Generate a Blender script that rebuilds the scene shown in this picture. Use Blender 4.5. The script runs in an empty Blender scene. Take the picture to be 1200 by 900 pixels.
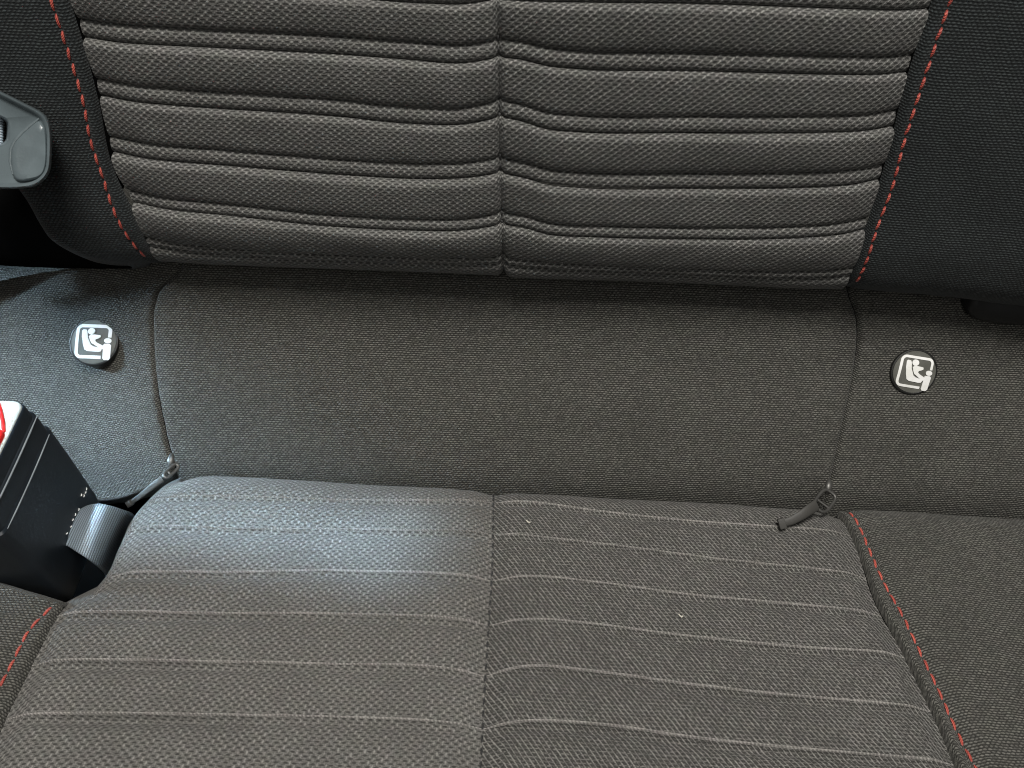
import bpy, bmesh, math, random
import numpy as np
from mathutils import Vector, Matrix

random.seed(4)
rng = np.random.default_rng(4)
scene = bpy.context.scene
C = scene.collection

# ------------------------------------------------------------------ camera
PITCH, ROLL, DIST, FPX = math.radians(45), math.radians(2.2), 0.304, 1039.23
F = np.array([0, math.cos(PITCH), -math.sin(PITCH)])
U = np.array([0, math.sin(PITCH), math.cos(PITCH)])
X = np.array([1.0, 0, 0])


def W3(p):
    """seat frame (x across, h up the view, d towards the viewer) -> world"""
    p = np.asarray(p, float)
    return p[..., 0:1] * X + p[..., 1:2] * U - p[..., 2:3] * F


cam_d = bpy.data.cameras.new('camera')
cam_d.sensor_fit = 'HORIZONTAL'
cam_d.sensor_width = 36
cam_d.lens = 18 / math.tan(math.radians(30))
cam_d.clip_start, cam_d.clip_end = 0.01, 20
cam = bpy.data.objects.new('camera', cam_d)
C.objects.link(cam)
rt = X * math.cos(ROLL) + U * math.sin(ROLL)
up = U * math.cos(ROLL) - X * math.sin(ROLL)
loc = -F * DIST
cam.matrix_world = Matrix(((rt[0], up[0], -F[0], loc[0]), (rt[1], up[1], -F[1], loc[1]),
                           (rt[2], up[2], -F[2], loc[2]), (0, 0, 0, 1)))
scene.camera = cam
cam_d.dof.use_dof = True
cam_d.dof.focus_distance = 0.285
cam_d.dof.aperture_fstop = 32.0

# ------------------------------------------------------------------ light: daylight from assumed car windows, with an added patch beam and front fill
w = bpy.data.worlds.new('World')
scene.world = w
w.use_nodes = True
bg = w.node_tree.nodes['Background']
bg.inputs[0].default_value = (0.94, 0.98, 1.0, 1)
bg.inputs[1].default_value = 0.05


def area(name, pos, target, size, energy, col, spread=180, size_y=None):
    l = bpy.data.lights.new(name, 'AREA')
    l.shape = 'RECTANGLE'
    l.size, l.size_y = size, size_y or size
    l.energy, l.color, l.spread = energy, col, math.radians(spread)
    o = bpy.data.objects.new(name, l)
    C.objects.link(o)
    o.location = pos
    o.rotation_euler = (Vector(target) - Vector(pos)).to_track_quat('-Z', 'Y').to_euler()
    return o


def beam(name, pos, target, sx, sy, energy, col, spread, turn=0):
    o = area(name, pos, target, sx, energy, col, spread, sy)
    z = (Vector(pos) - Vector(target)).normalized()
    x = (Vector((1, 0, 0)) - z * z.x).normalized()
    x = Matrix.Rotation(math.radians(turn), 3, z) @ x
    y = z.cross(x)
    o.matrix_world = Matrix(((x.x, y.x, z.x, pos[0]), (x.y, y.y, z.y, pos[1]), (x.z, y.z, z.z, pos[2]), (0, 0, 0, 1)))


area('assumed_roof_window_light', (0.03, -0.30, 1.08), (0, -0.03, 0), 0.34, 13.2, (1.0, 0.97, 0.915))  # unseen roof window, assumed from the light falling from above
area('front_fill_light', (0.1, -1.0, 0.75), (0, 0, 0), 0.6, 1.8, (1.0, 0.975, 0.92))  # unseen fill lamp added from the camera side
area('assumed_side_window_light', W3((-0.55, 0.10, 0.17))[:], W3((-0.18, -0.03, 0.0))[:], 0.09, 0.115, (0.55, 0.79, 1.0), 12)  # unseen side window, assumed from the cool light on the left
beam('added_patch_beam', (-0.22, -0.10, 0.42), (-0.088, -0.0510, -0.0164), 0.118, 0.015, 0.026, (0.50, 0.77, 1.0), 6, -5)  # narrow unseen lamp added and shaped to lay the cool patch on the cushion

scene.view_settings.view_transform = 'Standard'
scene.view_settings.look = 'None'
scene.view_settings.exposure = 0
scene.view_settings.gamma = 1
scene.cycles.use_denoising = True
scene.cycles.filter_width = 1.05
scene.cycles.max_bounces = 3
scene.cycles.diffuse_bounces = 2
scene.cycles.adaptive_threshold = 0.02


# ------------------------------------------------------------------ node helpers
class NB:
    def __init__(s, name):
        s.m = bpy.data.materials.new(name)
        s.m.use_nodes = True
        s.t = s.m.node_tree
        s.b = s.t.nodes['Principled BSDF']

    def put(s, sock, v):
        if isinstance(v, bpy.types.NodeSocket):
            s.t.links.new(v, sock)
        else:
            sock.default_value = v

    def n(s, kind, ins=(), out=0, **kw):
        nd = s.t.nodes.new(kind)
        for k, v in kw.items():
            setattr(nd, k, v)
        for k, v in (ins.items() if isinstance(ins, dict) else enumerate(ins)):
            s.put(nd.inputs[k], v)
        return nd.outputs[out]

    def ma(s, op, a, b=0.0, c=0.0):
        return s.n('ShaderNodeMath', (a, b, c), operation=op)

    def mix(s, f, a, b):
        return s.n('ShaderNodeMix', {0: f, 6: a, 7: b}, out=2, data_type='RGBA')

    def rng(s, x, a, b, c=0.0, d=1.0):
        return s.n('ShaderNodeMapRange', (x, a, b, c, d), interpolation_type='SMOOTHSTEP')

    def noise(s, vec, scale, detail=2.0, out=0):
        return s.n('ShaderNodeTexNoise', {'Vector': vec, 'Scale': scale, 'Detail': detail}, out=out)

    def set(s, **kw):
        for k, v in kw.items():
            s.put(s.b.inputs[k.replace('_', ' ')], v)
        return s.m


def rgb(r, g, b):
    return (r, g, b, 1)


def weave(name, pu, row, wd, ht, slant, dark, light, bump=0.00035, ground=0.30, jit=0.35, dash=None):
    """yarn dashes on a half-drop lattice, in metric UV (1 uv unit = 10 mm)"""
    k = NB(name)
    uv = k.n('ShaderNodeTexCoord', out=2)
    wob = k.noise(uv, 2.6, 1, out=1)
    big = k.noise(uv, 0.55, 0)
    wv = k.n('ShaderNodeVectorMath', (wob, (0.5, 0.5, 0.5)), operation='SUBTRACT')
    wv = k.n('ShaderNodeVectorMath', {0: wv, 3: jit * pu}, operation='SCALE')
    uvw = k.n('ShaderNodeVectorMath', (uv, wv), operation='ADD')
    sp = k.t.nodes.new('ShaderNodeSeparateXYZ')
    k.t.links.new(uvw, sp.inputs[0])
    u, v = sp.outputs[0], sp.outputs[1]
    res, ids, drk = [], [], []
    for j in (0, 1):
        vv = k.ma('ADD', k.ma('DIVIDE', v, 2 * row), 0.5 * j)
        fv = k.ma('MULTIPLY', k.ma('SUBTRACT', k.ma('FRACT', vv), 0.5), 2 * row)
        us = k.ma('SUBTRACT', u, k.ma('MULTIPLY', fv, slant))
        uu = k.ma('ADD', k.ma('DIVIDE', us, pu), 0.5 * j)
        fu = k.ma('MULTIPLY', k.ma('SUBTRACT', k.ma('FRACT', uu), 0.5), pu)
        cell = k.n('ShaderNodeCombineXYZ', (k.ma('FLOOR', uu), k.ma('FLOOR', vv), float(j)))
        rnd = k.n('ShaderNodeTexWhiteNoise', {'Vector': cell}, noise_dimensions='3D')
        wj = k.ma('MULTIPLY', k.ma('ADD', .75, k.ma('MULTIPLY', rnd, .5)), wd)
        e = k.ma('ADD', k.ma('POWER', k.ma('ABSOLUTE', k.ma('DIVIDE', fu, wj)), 2.0),
                 k.ma('POWER', k.ma('ABSOLUTE', k.ma('DIVIDE', fv, ht)), 2.0))
        dome = k.ma('MAXIMUM', k.ma('SUBTRACT', 1.0, e), 0.0)
        res.append(dome)
        if dash:
            f2 = k.ma('MULTIPLY', k.ma('SUBTRACT', k.ma('FRACT', k.ma('ADD', uu, .5)), .5), pu)
            e2 = k.ma('ADD', k.ma('POWER', k.ma('ABSOLUTE', k.ma('DIVIDE', f2, dash[0])), 4.0),
                      k.ma('POWER', k.ma('ABSOLUTE', k.ma('DIVIDE', fv, dash[1])), 2.0))
            drk.append(k.rng(k.ma('SUBTRACT', 1.0, e2), 0.0, 0.7))
        ids.append(k.ma('MULTIPLY', k.rng(dome, 0.0, 0.6), k.ma('ADD', 0.62, k.ma('MULTIPLY', rnd, 0.5))))
    dome = k.ma('MAXIMUM', res[0], res[1])
    tone = k.ma('MAXIMUM', ids[0], ids[1])
    # ground weave between the dashes: fine weft lines broken up by fibre noise
    weft = k.ma('ABSOLUTE', k.ma('SINE', k.ma('MULTIPLY', v, math.pi / row)))
    fib = k.noise(k.n('ShaderNodeVectorMath', (uv, (1.0, 1.9, 1.0)), operation='MULTIPLY'), 14.0, 2)
    fb = k.rng(fib, .32, .70)
    gr = k.ma('MULTIPLY', k.ma('MULTIPLY', k.ma('SUBTRACT', 1.15, weft), fb), ground * 1.7)
    if dash:
        dk = k.ma('MAXIMUM', drk[0], drk[1])
        gr = k.ma('MULTIPLY', k.ma('MULTIPLY', k.ma('SUBTRACT', 1.0, k.ma('MULTIPLY', dk, .78)), k.ma('ADD', .45, k.ma('MULTIPLY', fb, .75))), ground)
    tone = k.ma('MAXIMUM', k.ma('MULTIPLY', tone, k.ma('ADD', .55, k.ma('MULTIPLY', fb, .6))), gr)
    tone = k.ma('MULTIPLY', tone, k.ma('ADD', 0.86, k.ma('MULTIPLY', big, 0.28)))
    hue = k.mix(0.07, rgb(1, 1, 1), wob)
    col = k.mix(k.ma('MINIMUM', tone, 1.0), dark, light)
    col = k.n('ShaderNodeMix', {0: 1.0, 6: col, 7: hue}, out=2, data_type='RGBA', blend_type='MULTIPLY')
    hgt = k.ma('ADD', k.ma('POWER', dome, 0.6), k.ma('MULTIPLY', fib, 0.55))
    hgt = k.ma('ADD', hgt, k.ma('MULTIPLY', dk if dash else weft, -0.5 if dash else -0.25))
    bn = k.n('ShaderNodeBump', {'Strength': 0.8, 'Distance': bump, 'Height': hgt})
    k.set(Base_Color=col, Roughness=0.82, Normal=bn, Sheen_Weight=0.10, Sheen_Roughness=0.5,
          Specular_IOR_Level=0.25)
    return k.m


M = {}
RD, RL = rgb(.016, .0158, .015), rgb(.305, .300, .284)
CD, CL = rgb(.030, .029, .0265), rgb(.29, .279, .260)
M['back_l'] = weave('ribbed_weave_back_a', .232, .093, .034, .046, 0.15, RD, RL, 0.00028, ground=.50, jit=.1, dash=(.076, .031))
M['back_r'] = weave('ribbed_weave_back_b', .232, .093, .030, .070, 0.60, RD, RL, 0.00028, ground=.42, jit=.1, dash=(.066, .034))
M['cush_l'] = weave('ribbed_weave_seat_a', .232, .100, .028, .072, -0.12, CD, CL, 0.00028, ground=.52, jit=.1, dash=(.064, .028))
M['cush_r'] = weave('ribbed_weave_seat_b', .150, .108, .026, .090, 0.62, CD, CL, ground=.42, jit=.2)
M['fine'] = weave('fine_weave', .130, .075, .054, .030, 0.25, rgb(.021, .0205, .018), rgb(.182, .177, .157), 0.00022, .38, .5)
M['fine_dark'] = weave('fine_weave_black', .125, .080, .048, .034, 0.3, rgb(.007, .0085, .009), rgb(.052, .061, .062), 0.00022, .34, .5)
M['pintuck_l'] = weave('pintuck_weave_a', .100, .110, .034, .100, 0.5, rgb(.13, .122, .113), rgb(.30, .285, .265), 0.0002, .5, .2)
M['pintuck_r'] = weave('pintuck_weave_b', .100, .110, .034, .100, 0.5, rgb(.17, .16, .15), rgb(.38, .36, .338), 0.0002, .5, .2)


def plastic(name, col, rough, scale=120, bump=0.00008, spec=0.5):
    k = NB(name)
    oc = k.n('ShaderNodeTexCoord', out=3)
    ns = k.noise(oc, scale * 12, 3)
    sm = k.noise(oc, scale, 4)
    bn = k.n('ShaderNodeBump', {'Strength': 0.5, 'Distance': bump, 'Height': ns})
    c2 = tuple(min(1, x * 1.3) for x in col[:3]) + (1,)
    return k.set(Base_Color=k.mix(k.rng(sm, .35, .75), col, c2), Roughness=k.ma('ADD', rough, k.ma('MULTIPLY', sm, .15)),
                 Normal=bn, Specular_IOR_Level=spec)


M['black_plastic'] = plastic('black_plastic', rgb(.011, .016, .022), 0.42)
M['dark_plastic'] = plastic('dark_plastic', rgb(.012, .012, .012), 0.45)
M['grey_plastic'] = plastic('grey_plastic', rgb(.105, .130, .140), 0.22)
M['white_plastic'] = plastic('white_plastic', rgb(.42, .415, .37), 0.42)
M['glint_plastic'] = plastic('glint_plastic', rgb(.24, .27, .29), 0.35)
M['red_plastic'] = plastic('red_plastic', rgb(.55, .012, .010), 0.35)
M['badge_plastic'] = plastic('badge_plastic', rgb(.105, .105, .092), 0.36)
M['rim_plastic'] = plastic('badge_rim_plastic', rgb(.010, .010, .009), 0.4)
M['white_print'] = plastic('white_print', rgb(.86, .86, .82), 0.5, 200, 0.00003)
M['zinc'] = plastic('dark_zinc', rgb(.13, .127, .12), 0.38)
M['zinc'].node_tree.nodes['Principled BSDF'].inputs['Metallic'].default_value = 0.7
M['pull_rubber'] = plastic('pull_rubber', rgb(.050, .048, .044), 0.5)
M['gap_black'] = plastic('gap_shade_black', rgb(.004, .004, .004), 0.95, spec=0.0)  # near-black: the shade of the gaps is put into this colour
M['lint'] = plastic('lint_fibre', rgb(.6, .57, .5), 0.9)


def thread_mat(name, a, b):
    k = NB(name)
    oc = k.n('ShaderNodeTexCoord', out=3)
    st = k.n('ShaderNodeTexWave', {'Vector': oc, 'Scale': 900.0, 'Distortion': 1.5}, out=1, bands_direction='DIAGONAL')
    oi = k.n('ShaderNodeObjectInfo', out=5)
    f = k.ma('MULTIPLY', st, k.ma('ADD', .45, k.ma('MULTIPLY', oi, .55)))
    bn = k.n('ShaderNodeBump', {'Strength': .6, 'Distance': .0002, 'Height': st})
    return k.set(Base_Color=k.mix(f, a, b), Roughness=.55, Normal=bn, Sheen_Weight=.15)


M['red_thread'] = thread_mat('red_thread', rgb(.30, .030, .022), rgb(.74, .15, .10))
M['black_thread'] = thread_mat('black_thread', rgb(.006, .006, .006), rgb(.020, .019, .018))
k = NB('belt_webbing')
_uv = k.n('ShaderNodeTexCoord', out=2)
_s = k.t.nodes.new('ShaderNodeSeparateXYZ')
k.t.links.new(_uv, _s.inputs[0])
_a = k.ma('ABSOLUTE', k.ma('SINE', k.ma('MULTIPLY', _s.outputs[0], math.pi / .075)))
_c = k.ma('ABSOLUTE', k.ma('SINE', k.ma('ADD', k.ma('MULTIPLY', _s.outputs[1], math.pi / .07), k.ma('MULTIPLY', k.ma('FLOOR', k.ma('DIVIDE', _s.outputs[0], .075)), 1.57))))
_h = k.ma('ADD', _a, k.ma('MULTIPLY', _c, .4))
_bn = k.n('ShaderNodeBump', {'Strength': .6, 'Distance': .0002, 'Height': _h})
k.set(Base_Color=k.mix(k.rng(_h, .2, 1.3), rgb(.04, .048, .056), rgb(.32, .39, .45)), Roughness=.28, Normal=_bn)
M['webbing'] = k.m


# ------------------------------------------------------------------ object helpers
def link(o, parent=None):
    C.objects.link(o)
    if parent is not None:
        o.parent = parent
        q = parent
        off = Vector((0, 0, 0))
        while q is not None:
            off += q.location
            q = q.parent
        o.location = o.location - off
    return o


def thing(name, label, cat, p, group=None):
    o = bpy.data.objects.new(name, None)
    o.empty_display_size = .01
    C.objects.link(o)
    o.location = W3(p)
    tag(o, label, cat, group)
    return o


def tag(o, label, cat=None, group=None, kind=None):
    for a, b in (('label', label), ('category', cat), ('group', group), ('kind', kind)):
        if b:
            o[a] = b
    return o


def grid_mesh(name, P, UV=None, flip=False):
    """P: (nv, nu, 3) in the seat frame"""
    nv, nu = P.shape[:2]
    V = W3(P).reshape(-1, 3)
    i = np.arange(nv - 1)[:, None] * nu + np.arange(nu - 1)[None, :]
    q = np.stack([i, i + 1, i + nu + 1, i + nu], -1).reshape(-1, 4)
    if flip:
        q = q[:, ::-1]
    me = bpy.data.meshes.new(name)
    me.vertices.add(len(V))
    me.vertices.foreach_set('co', V.ravel())
    me.loops.add(q.size)
    me.loops.foreach_set('vertex_index', np.ascontiguousarray(q).ravel().astype(np.int32))
    me.polygons.add(len(q))
    me.polygons.foreach_set('loop_start', np.arange(0, q.size, 4, dtype=np.int32))
    if UV is not None:
        l = me.uv_layers.new(name='UVMap')
        l.data.foreach_set('uv', UV.reshape(-1, 2)[q.ravel()].ravel())
    me.update(calc_edges=True)
    me.validate()
    me.shade_smooth()
    return me


def grid_obj(name, P, mat, parent, UV=None, flip=False):
    o = bpy.data.objects.new(name, grid_mesh(name, P, UV, flip))
    o.data.materials.append(mat)
    return link(o, parent)


def bm_obj(name, bm, mat, parent, smooth=True):
    me = bpy.data.meshes.new(name)
    bmesh.ops.recalc_face_normals(bm, faces=bm.faces)
    bm.to_mesh(me)
    bm.free()
    if smooth:
        me.shade_smooth()
        me.set_sharp_from_angle(angle=math.radians(50))
    me.materials.append(mat)
    o = bpy.data.objects.new(name, me)
    return link(o, parent)


def herm(xs, ys):
    """smooth interpolation through points, linear beyond the ends"""
    xs, ys = np.asarray(xs, float), np.asarray(ys, float)
    o = np.argsort(xs)
    xs, ys = xs[o], ys[o]
    dx = np.diff(xs)
    sl = np.diff(ys) / dx
    m = np.empty(len(xs))
    m[0], m[-1] = sl[0], sl[-1]
    m[1:-1] = (sl[:-1] * dx[1:] + sl[1:] * dx[:-1]) / (dx[1:] + dx[:-1])

    def f(x):
        x = np.asarray(x, float)
        i = np.clip(np.searchsorted(xs, x) - 1, 0, len(dx) - 1)
        t = (x - xs[i]) / dx[i]
        tc = np.clip(t, 0, 1)
        h = dx[i]
        r = ((2 * tc**3 - 3 * tc**2 + 1) * ys[i] + (tc**3 - 2 * tc**2 + tc) * h * m[i]
             + (-2 * tc**3 + 3 * tc**2) * ys[i + 1] + (tc**3 - tc**2) * h * m[i + 1])
        r = r + np.where(t < 0, t * h * m[0], 0) + np.where(t > 1, (t - 1) * h * m[-1], 0)
        return r
    return f


def ray(px, py):
    a, b = (px - 600) / FPX, (450 - py) / FPX
    c, s = math.cos(ROLL), math.sin(ROLL)
    return np.array([a * c - b * s, a * s + b * c, -1.0])


class Surf:
    """a surface swept across the seat: profile in (h, d), raised by off(u) along its normal"""

    def __init__(s, pts, side, off):
        pts = np.array(pts) / 1000
        t = np.concatenate([[0], np.cumsum(np.hypot(*np.diff(pts, axis=0).T))])
        tt = np.linspace(0, t[-1], 3000)
        h, d = herm(t, pts[:, 0])(tt), herm(t, pts[:, 1])(tt)
        s.v = np.concatenate([[0], np.cumsum(np.hypot(np.diff(h), np.diff(d)))])
        s.h, s.d, s.off = h, d, off
        th, td = np.gradient(h, s.v), np.gradient(d, s.v)
        s.nh, s.nd = -td * side, th * side
        s.len = s.v[-1]

    def pt(s, u, v, e=0.0):
        u, v = np.broadcast_arrays(np.asarray(u, float), np.asarray(v, float))
        o = s.off(u, v) + e
        h, d = np.interp(v, s.v, s.h), np.interp(v, s.v, s.d)
        return np.stack([u, h + np.interp(v, s.v, s.nh) * o, d + np.interp(v, s.v, s.nd) * o], -1)

    def hit(s, px, py):
        r = ray(px, py)
        u = r[0] * DIST
        for _ in range(6):
            o = s.off(np.full_like(s.v, u), s.v)
            h, d = s.h + s.nh * o, s.d + s.nd * o
            g = h - r[1] * (DIST - d)
            k = np.where(np.sign(g[1:]) != np.sign(g[:-1]))[0]
            if len(k) == 0:
                k = np.array([np.argmin(np.abs(g[:-1]))])
            k = k[np.argmax(d[k])]
            f = np.clip(g[k] / (g[k] - g[k + 1] + 1e-12), 0, 1)
            u = r[0] * (DIST - (d[k] + f * (d[k + 1] - d[k])))
        return u, s.v[k] + f * (s.v[k + 1] - s.v[k])

    def line(s, pts):
        """v as a function of u"""
        q = np.array([s.hit(*p) for p in pts])
        return herm(q[:, 0], q[:, 1])

    def edge(s, pts):
        """u as a function of v"""
        q = np.array([s.hit(*p) for p in pts])
        return herm(q[:, 1], q[:, 0])

    def frame(s, u, v, e=0.0):
        p = s.pt(u, v, e)
        a = s.pt(u + 1e-4, v, e) - s.pt(u - 1e-4, v, e)
        b = s.pt(u, v + 1e-4, e) - s.pt(u, v - 1e-4, e)
        a, b = a / np.linalg.norm(a), b / np.linalg.norm(b)
        n = np.cross(a, b)
        if n[2] < 0:
            n = -n
        return p, a, b, n


def patch(S, UL, UR, la, lb, nu, nv, disp, s_pow=None):
    """grid between two edges (u of v) and two lines (v of u); disp(u, v, s, t)"""
    s = np.linspace(0, 1, nu)[None, :]
    if s_pow:
        s = 0.5 - 0.5 * np.cos(np.pi * s) if s_pow == 'cos' else s
    t = np.linspace(0, 1, nv)[:, None]
    s, t = np.broadcast_arrays(s, t)
    v = np.full(s.shape, 0.5 * (np.mean(la(0.0)) + np.mean(lb(0.0))))
    u = UL(v) + s * (UR(v) - UL(v))
    for _ in range(8):
        v = la(u) * (1 - t) + lb(u) * t
        u = UL(v) + s * (UR(v) - UL(v))
    P = S.pt(u, v, disp(u, v, s, t))
    du = np.linalg.norm(np.diff(P, axis=1), axis=2)
    uu = u[:, :1] + np.concatenate([np.zeros((nv, 1)), np.cumsum(du, 1)], 1)
    dp = np.diff(P, axis=0)
    dv = np.sqrt(dp[..., 1]**2 + dp[..., 2]**2)
    sg = 1.0 if v[-1, nu // 2] > v[0, nu // 2] else -1.0
    vv = v[:1] + sg * np.concatenate([np.zeros((1, nu)), np.cumsum(dv, 0)], 0)
    return P, np.stack([uu, vv], -1) * 100


def vnoise(u, v, sc, seed=0):
    r = np.random.default_rng(seed)
    z = np.zeros_like(u)
    for _ in range(6):
        a, ph, f = r.uniform(0, 2 * np.pi), r.uniform(0, 6.28), r.uniform(.5, 1.6) * sc
        z = z + np.sin((u * np.cos(a) + v * np.sin(a)) * f + ph)
    return z / 6


def const(c):
    return lambda u: np.zeros_like(np.asarray(u, float)) + c


def shift(f, c):
    return lambda u: f(u) + c


# ------------------------------------------------------------------ the three surfaces of the seat
BACK = Surf([(64, -16), (50, -5), (40, 8), (35.5, 19), (36, 27), (41, 35), (55, 47), (97, 81), (140, 115), (190, 153)], 1,
            lambda u, v: 1.1 * np.maximum(0, np.abs(u) - .105)**2)
SKIRT = Surf([(-75, -22), (-52, -13), (-42, -7), (-33, -2.5), (-15, 0), (10, 2), (22, 5.5), (32, 9), (38, 8), (44, 1), (55, -11), (75, -27)], 1,
             lambda u, v: -.26 * np.sqrt(np.maximum(0, -u - .116)**2 + .003**2) + .0008)
CUSH = Surf([(-80, -5), (-55, -2), (-42, .5), (-36.8, 5), (-37.3, 10), (-41.5, 17), (-52, 28), (-100, 76), (-140, 115), (-185, 158)], -1,
            lambda u, v: -.019 * u)

# near-black backing and floor added so the gaps around the seat look dark
bm = bmesh.new()
bmesh.ops.create_cube(bm, size=1)
for v_ in bm.verts:
    p = W3(np.array([0, 0, 0.]))
    v_.co = Vector((v_.co.x * .9, v_.co.y * .02 + .115, v_.co.z * .6 + .02))
o = bm_obj('rear_backing', bm, M['gap_black'], None)
tag(o, 'near-black backing added behind the rear seat to darken its gaps', None, None, 'structure')
bm = bmesh.new()
bmesh.ops.create_cube(bm, size=1)
for v_ in bm.verts:
    v_.co = Vector((v_.co.x * .9, v_.co.y * .55 - .17, v_.co.z * .02 - .10))
o = bm_obj('floor', bm, M['gap_black'], None)
tag(o, 'near-black floor added under the seat cushion to darken its gaps', None, None, 'structure')

# ------------------------------------------------------------------ backrest
back = thing('rear_seat_back', 'black car seat backrest with horizontal padded ribs and red edge stitching', 'seat back', (0, .040, .02))
eL = BACK.edge([(62, -40), (76, 0), (93, 53), (112, 121), (132, 203), (153, 249), (185, 304)])
eR = BACK.edge([(1110, -40), (1097, 0), (1067, 89), (1042, 187), (1020, 262), (991, 333)])
eC = BACK.edge([(581, -40), (582, 0), (584, 80), (586, 200), (588, 270), (590, 318)])
AL = [[(70, -18), (250, -10), (400, -2), (500, 5), (540, 6), (582, 1)],
      [(90, 50), (250, 57), (400, 65), (480, 71), (540, 75), (582, 70)],
      [(112, 119), (250, 128), (400, 138), (480, 146), (540, 147), (583, 140)],
      [(130, 186), (250, 194), (400, 206), (500, 211), (540, 210), (585, 205)],
      [(150, 244), (250, 252), (400, 267), (480, 271), (540, 271), (587, 265)],
      [(178, 293), (300, 302), (400, 307), (500, 310), (588, 311)]]
AR = [[(584, 1), (640, 3), (700, 4), (800, 5), (950, 10), (1092, 15)],
      [(585, 69), (610, 71), (640, 78), (680, 82), (800, 84), (950, 88), (1072, 90)],
      [(586, 139), (610, 143), (640, 152), (680, 156), (800, 157), (950, 157), (1052, 154)],
      [(587, 205), (615, 210), (640, 217), (680, 221), (800, 222), (950, 221), (1032, 217)],
      [(589, 265), (615, 268), (640, 275), (700, 279), (800, 281), (900, 281), (1015, 275)],
      [(590, 311), (650, 316), (800, 323), (900, 326), (992, 326)]]


def edge_tuck(u, v, a, b, da, db, wa=.0035, wb=.0035):
    """how far a panel sinks towards its two sewn edges"""
    x, y = np.abs(u - a(v)), np.abs(u - b(v))
    return -da * np.exp(-(x / wa)**1.5) - db * np.exp(-(y / wb)**1.5)


def back_half(EL, ER, lines, mat, seed, outer_left):
    ls = [BACK.line(l) for l in lines]
    gap = .0175
    ls = [shift(ls[0], gap * 2), shift(ls[0], gap)] + ls
    bands = [.0046] * 6 + [.0036, .0030]
    da, db = (.0038, .0006) if outer_left else (.0006, .0030)
    wa, wb = (.0080, .004) if outer_left else (.004, .0055)

    def tuck(u, v):
        m = ER if outer_left else EL
        low = np.clip((v - .045) / .03, .12, 1)
        return edge_tuck(u, v, EL, ER, da, db, wa, wb) * low - .0022 * np.exp(-(np.abs(u - m(v)) / .0009)**1.4)
    for i, A in enumerate(ls):
        last = i == len(ls) - 1
        B = const(0.0) if last else shift(ls[i + 1], bands[i + 1])
        H = .0020 if not last else .0013

        def rib(u, v, s, t, H=H, last=last, i=i):
            hh = H * (1 + .35 * vnoise(u, v, 75, seed + i)) * (.9 + .22 * math.sin(seed * 1.7 + i * 2.3))
            if last:
                return tuck(u, v) + hh * (1 - np.exp(-t / .03)) * (1 - t) - .0014 * np.exp(-t / .02)
            p = (1 - np.exp(-t / .035)) * (1 - .97 * t**2.1)
            return tuck(u, v) + hh * p - .0010 * np.exp(-t / .03) - .0012 * np.exp(-(1 - t) / .05) + .0002 * vnoise(u, v, 420, seed + 40 + i)
        P, UV = patch(BACK, EL, ER, A, B, 260, 46, rib, 'cos')
        grid_obj('padded_rib', P, mat, back, UV, flip=True)
        if not last:
            def band(u, v, s, t, i=i):
                return tuck(u, v) + .0006 * np.sin(np.pi * np.clip(t, 0, 1))**.6 * (1 + .3 * vnoise(u, v, 120, seed + i)) - .0004 - .0008 * np.exp(-t / .14) \
                    - .0008 * np.exp(-(1 - t) / .12)
            P, UV = patch(BACK, EL, ER, B, ls[i + 1], 220, 14, band, 'cos')
            grid_obj('narrow_band', P, mat, back, UV, flip=True)


back_half(eL, eC, AL, M['back_l'], 1, True)
back_half(eC, eR, AR, M['back_r'], 21, False)

# bolsters: a folded welt along the sewn edge, a stitched groove beside it
bstL = BACK.edge([(46, -40), (59, 0), (71, 36), (87, 84), (98, 121), (107, 164), (119, 199), (133, 242), (149, 274), (172, 300)])
bstR = BACK.edge([(1130, -40), (1115, 0), (1098, 47), (1078, 107), (1060, 164), (1045, 222), (1027, 271), (1003, 331)])
oL = BACK.edge([(-110, -40), (-95, 0), (-40, 110), (10, 190), (42, 232), (56, 258), (72, 279), (100, 294), (140, 303)])
oL_ = oL
oL = lambda v: np.minimum(oL_(v), eL(v) - .004)
oR = lambda v: np.zeros_like(v) + .30


def welt(dist, g):
    """height of a bolster at a distance from its sewn edge; g = stitch distance"""
    r = .0016
    fold = .0004 * np.sqrt(np.clip(1 - (1 - np.clip(dist / r, 0, 1))**2, 0, 1)) - .0022 * np.exp(-dist / .0003)
    return fold - .0007 * np.exp(-((dist - g) / .0008)**2) + .0006 * np.clip((dist - g) / .006, 0, 1)


def bol(surf, seed, E, ST):
    def f(u, v, s, t):
        return welt(np.abs(u - E(v)), np.abs(ST(v) - E(v))) + .0009 * vnoise(u, v, 60, seed) + .00025 * vnoise(u, v, 260, seed + 3)
    return f


def roll_left(P, UV, n=14, out=.006, drop=.030):
    """continue a grid beyond its first column, rounding over and away from the viewer"""
    e = P[:, :1]
    a = np.linspace(1, 0, n + 1)[:-1][None, :, None]
    z = np.array([-out, 0, 0]) * np.sin(np.clip(a * 1.6, 0, 1) * np.pi / 2) + np.array([0, 0, -drop]) * (1 - np.cos(np.clip(a * 1.2, 0, 1) * np.pi / 2)) \
        + np.array([0, 0, -.5 * drop]) * np.clip(a - .6, 0, 1)
    uv = UV[:, :1] - np.concatenate([a * (out + drop) * 100, a * 0], -1)
    return np.concatenate([e + z, P], 1), np.concatenate([uv, UV], 1)


P, UV = patch(BACK, oL, eL, const(.175), const(.0), 240, 320, clBL := bol(BACK, 7, eL, bstL))
P, UV = roll_left(P, UV)
bolL = grid_obj('side_bolster', P, M['fine_dark'], back, UV, flip=True)
P, UV = patch(BACK, eR, oR, const(.175), const(.0), 260, 320, clBR := bol(BACK, 8, eR, bstR))
bolR = grid_obj('side_bolster', P, M['fine_dark'], back, UV, flip=True)


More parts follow.
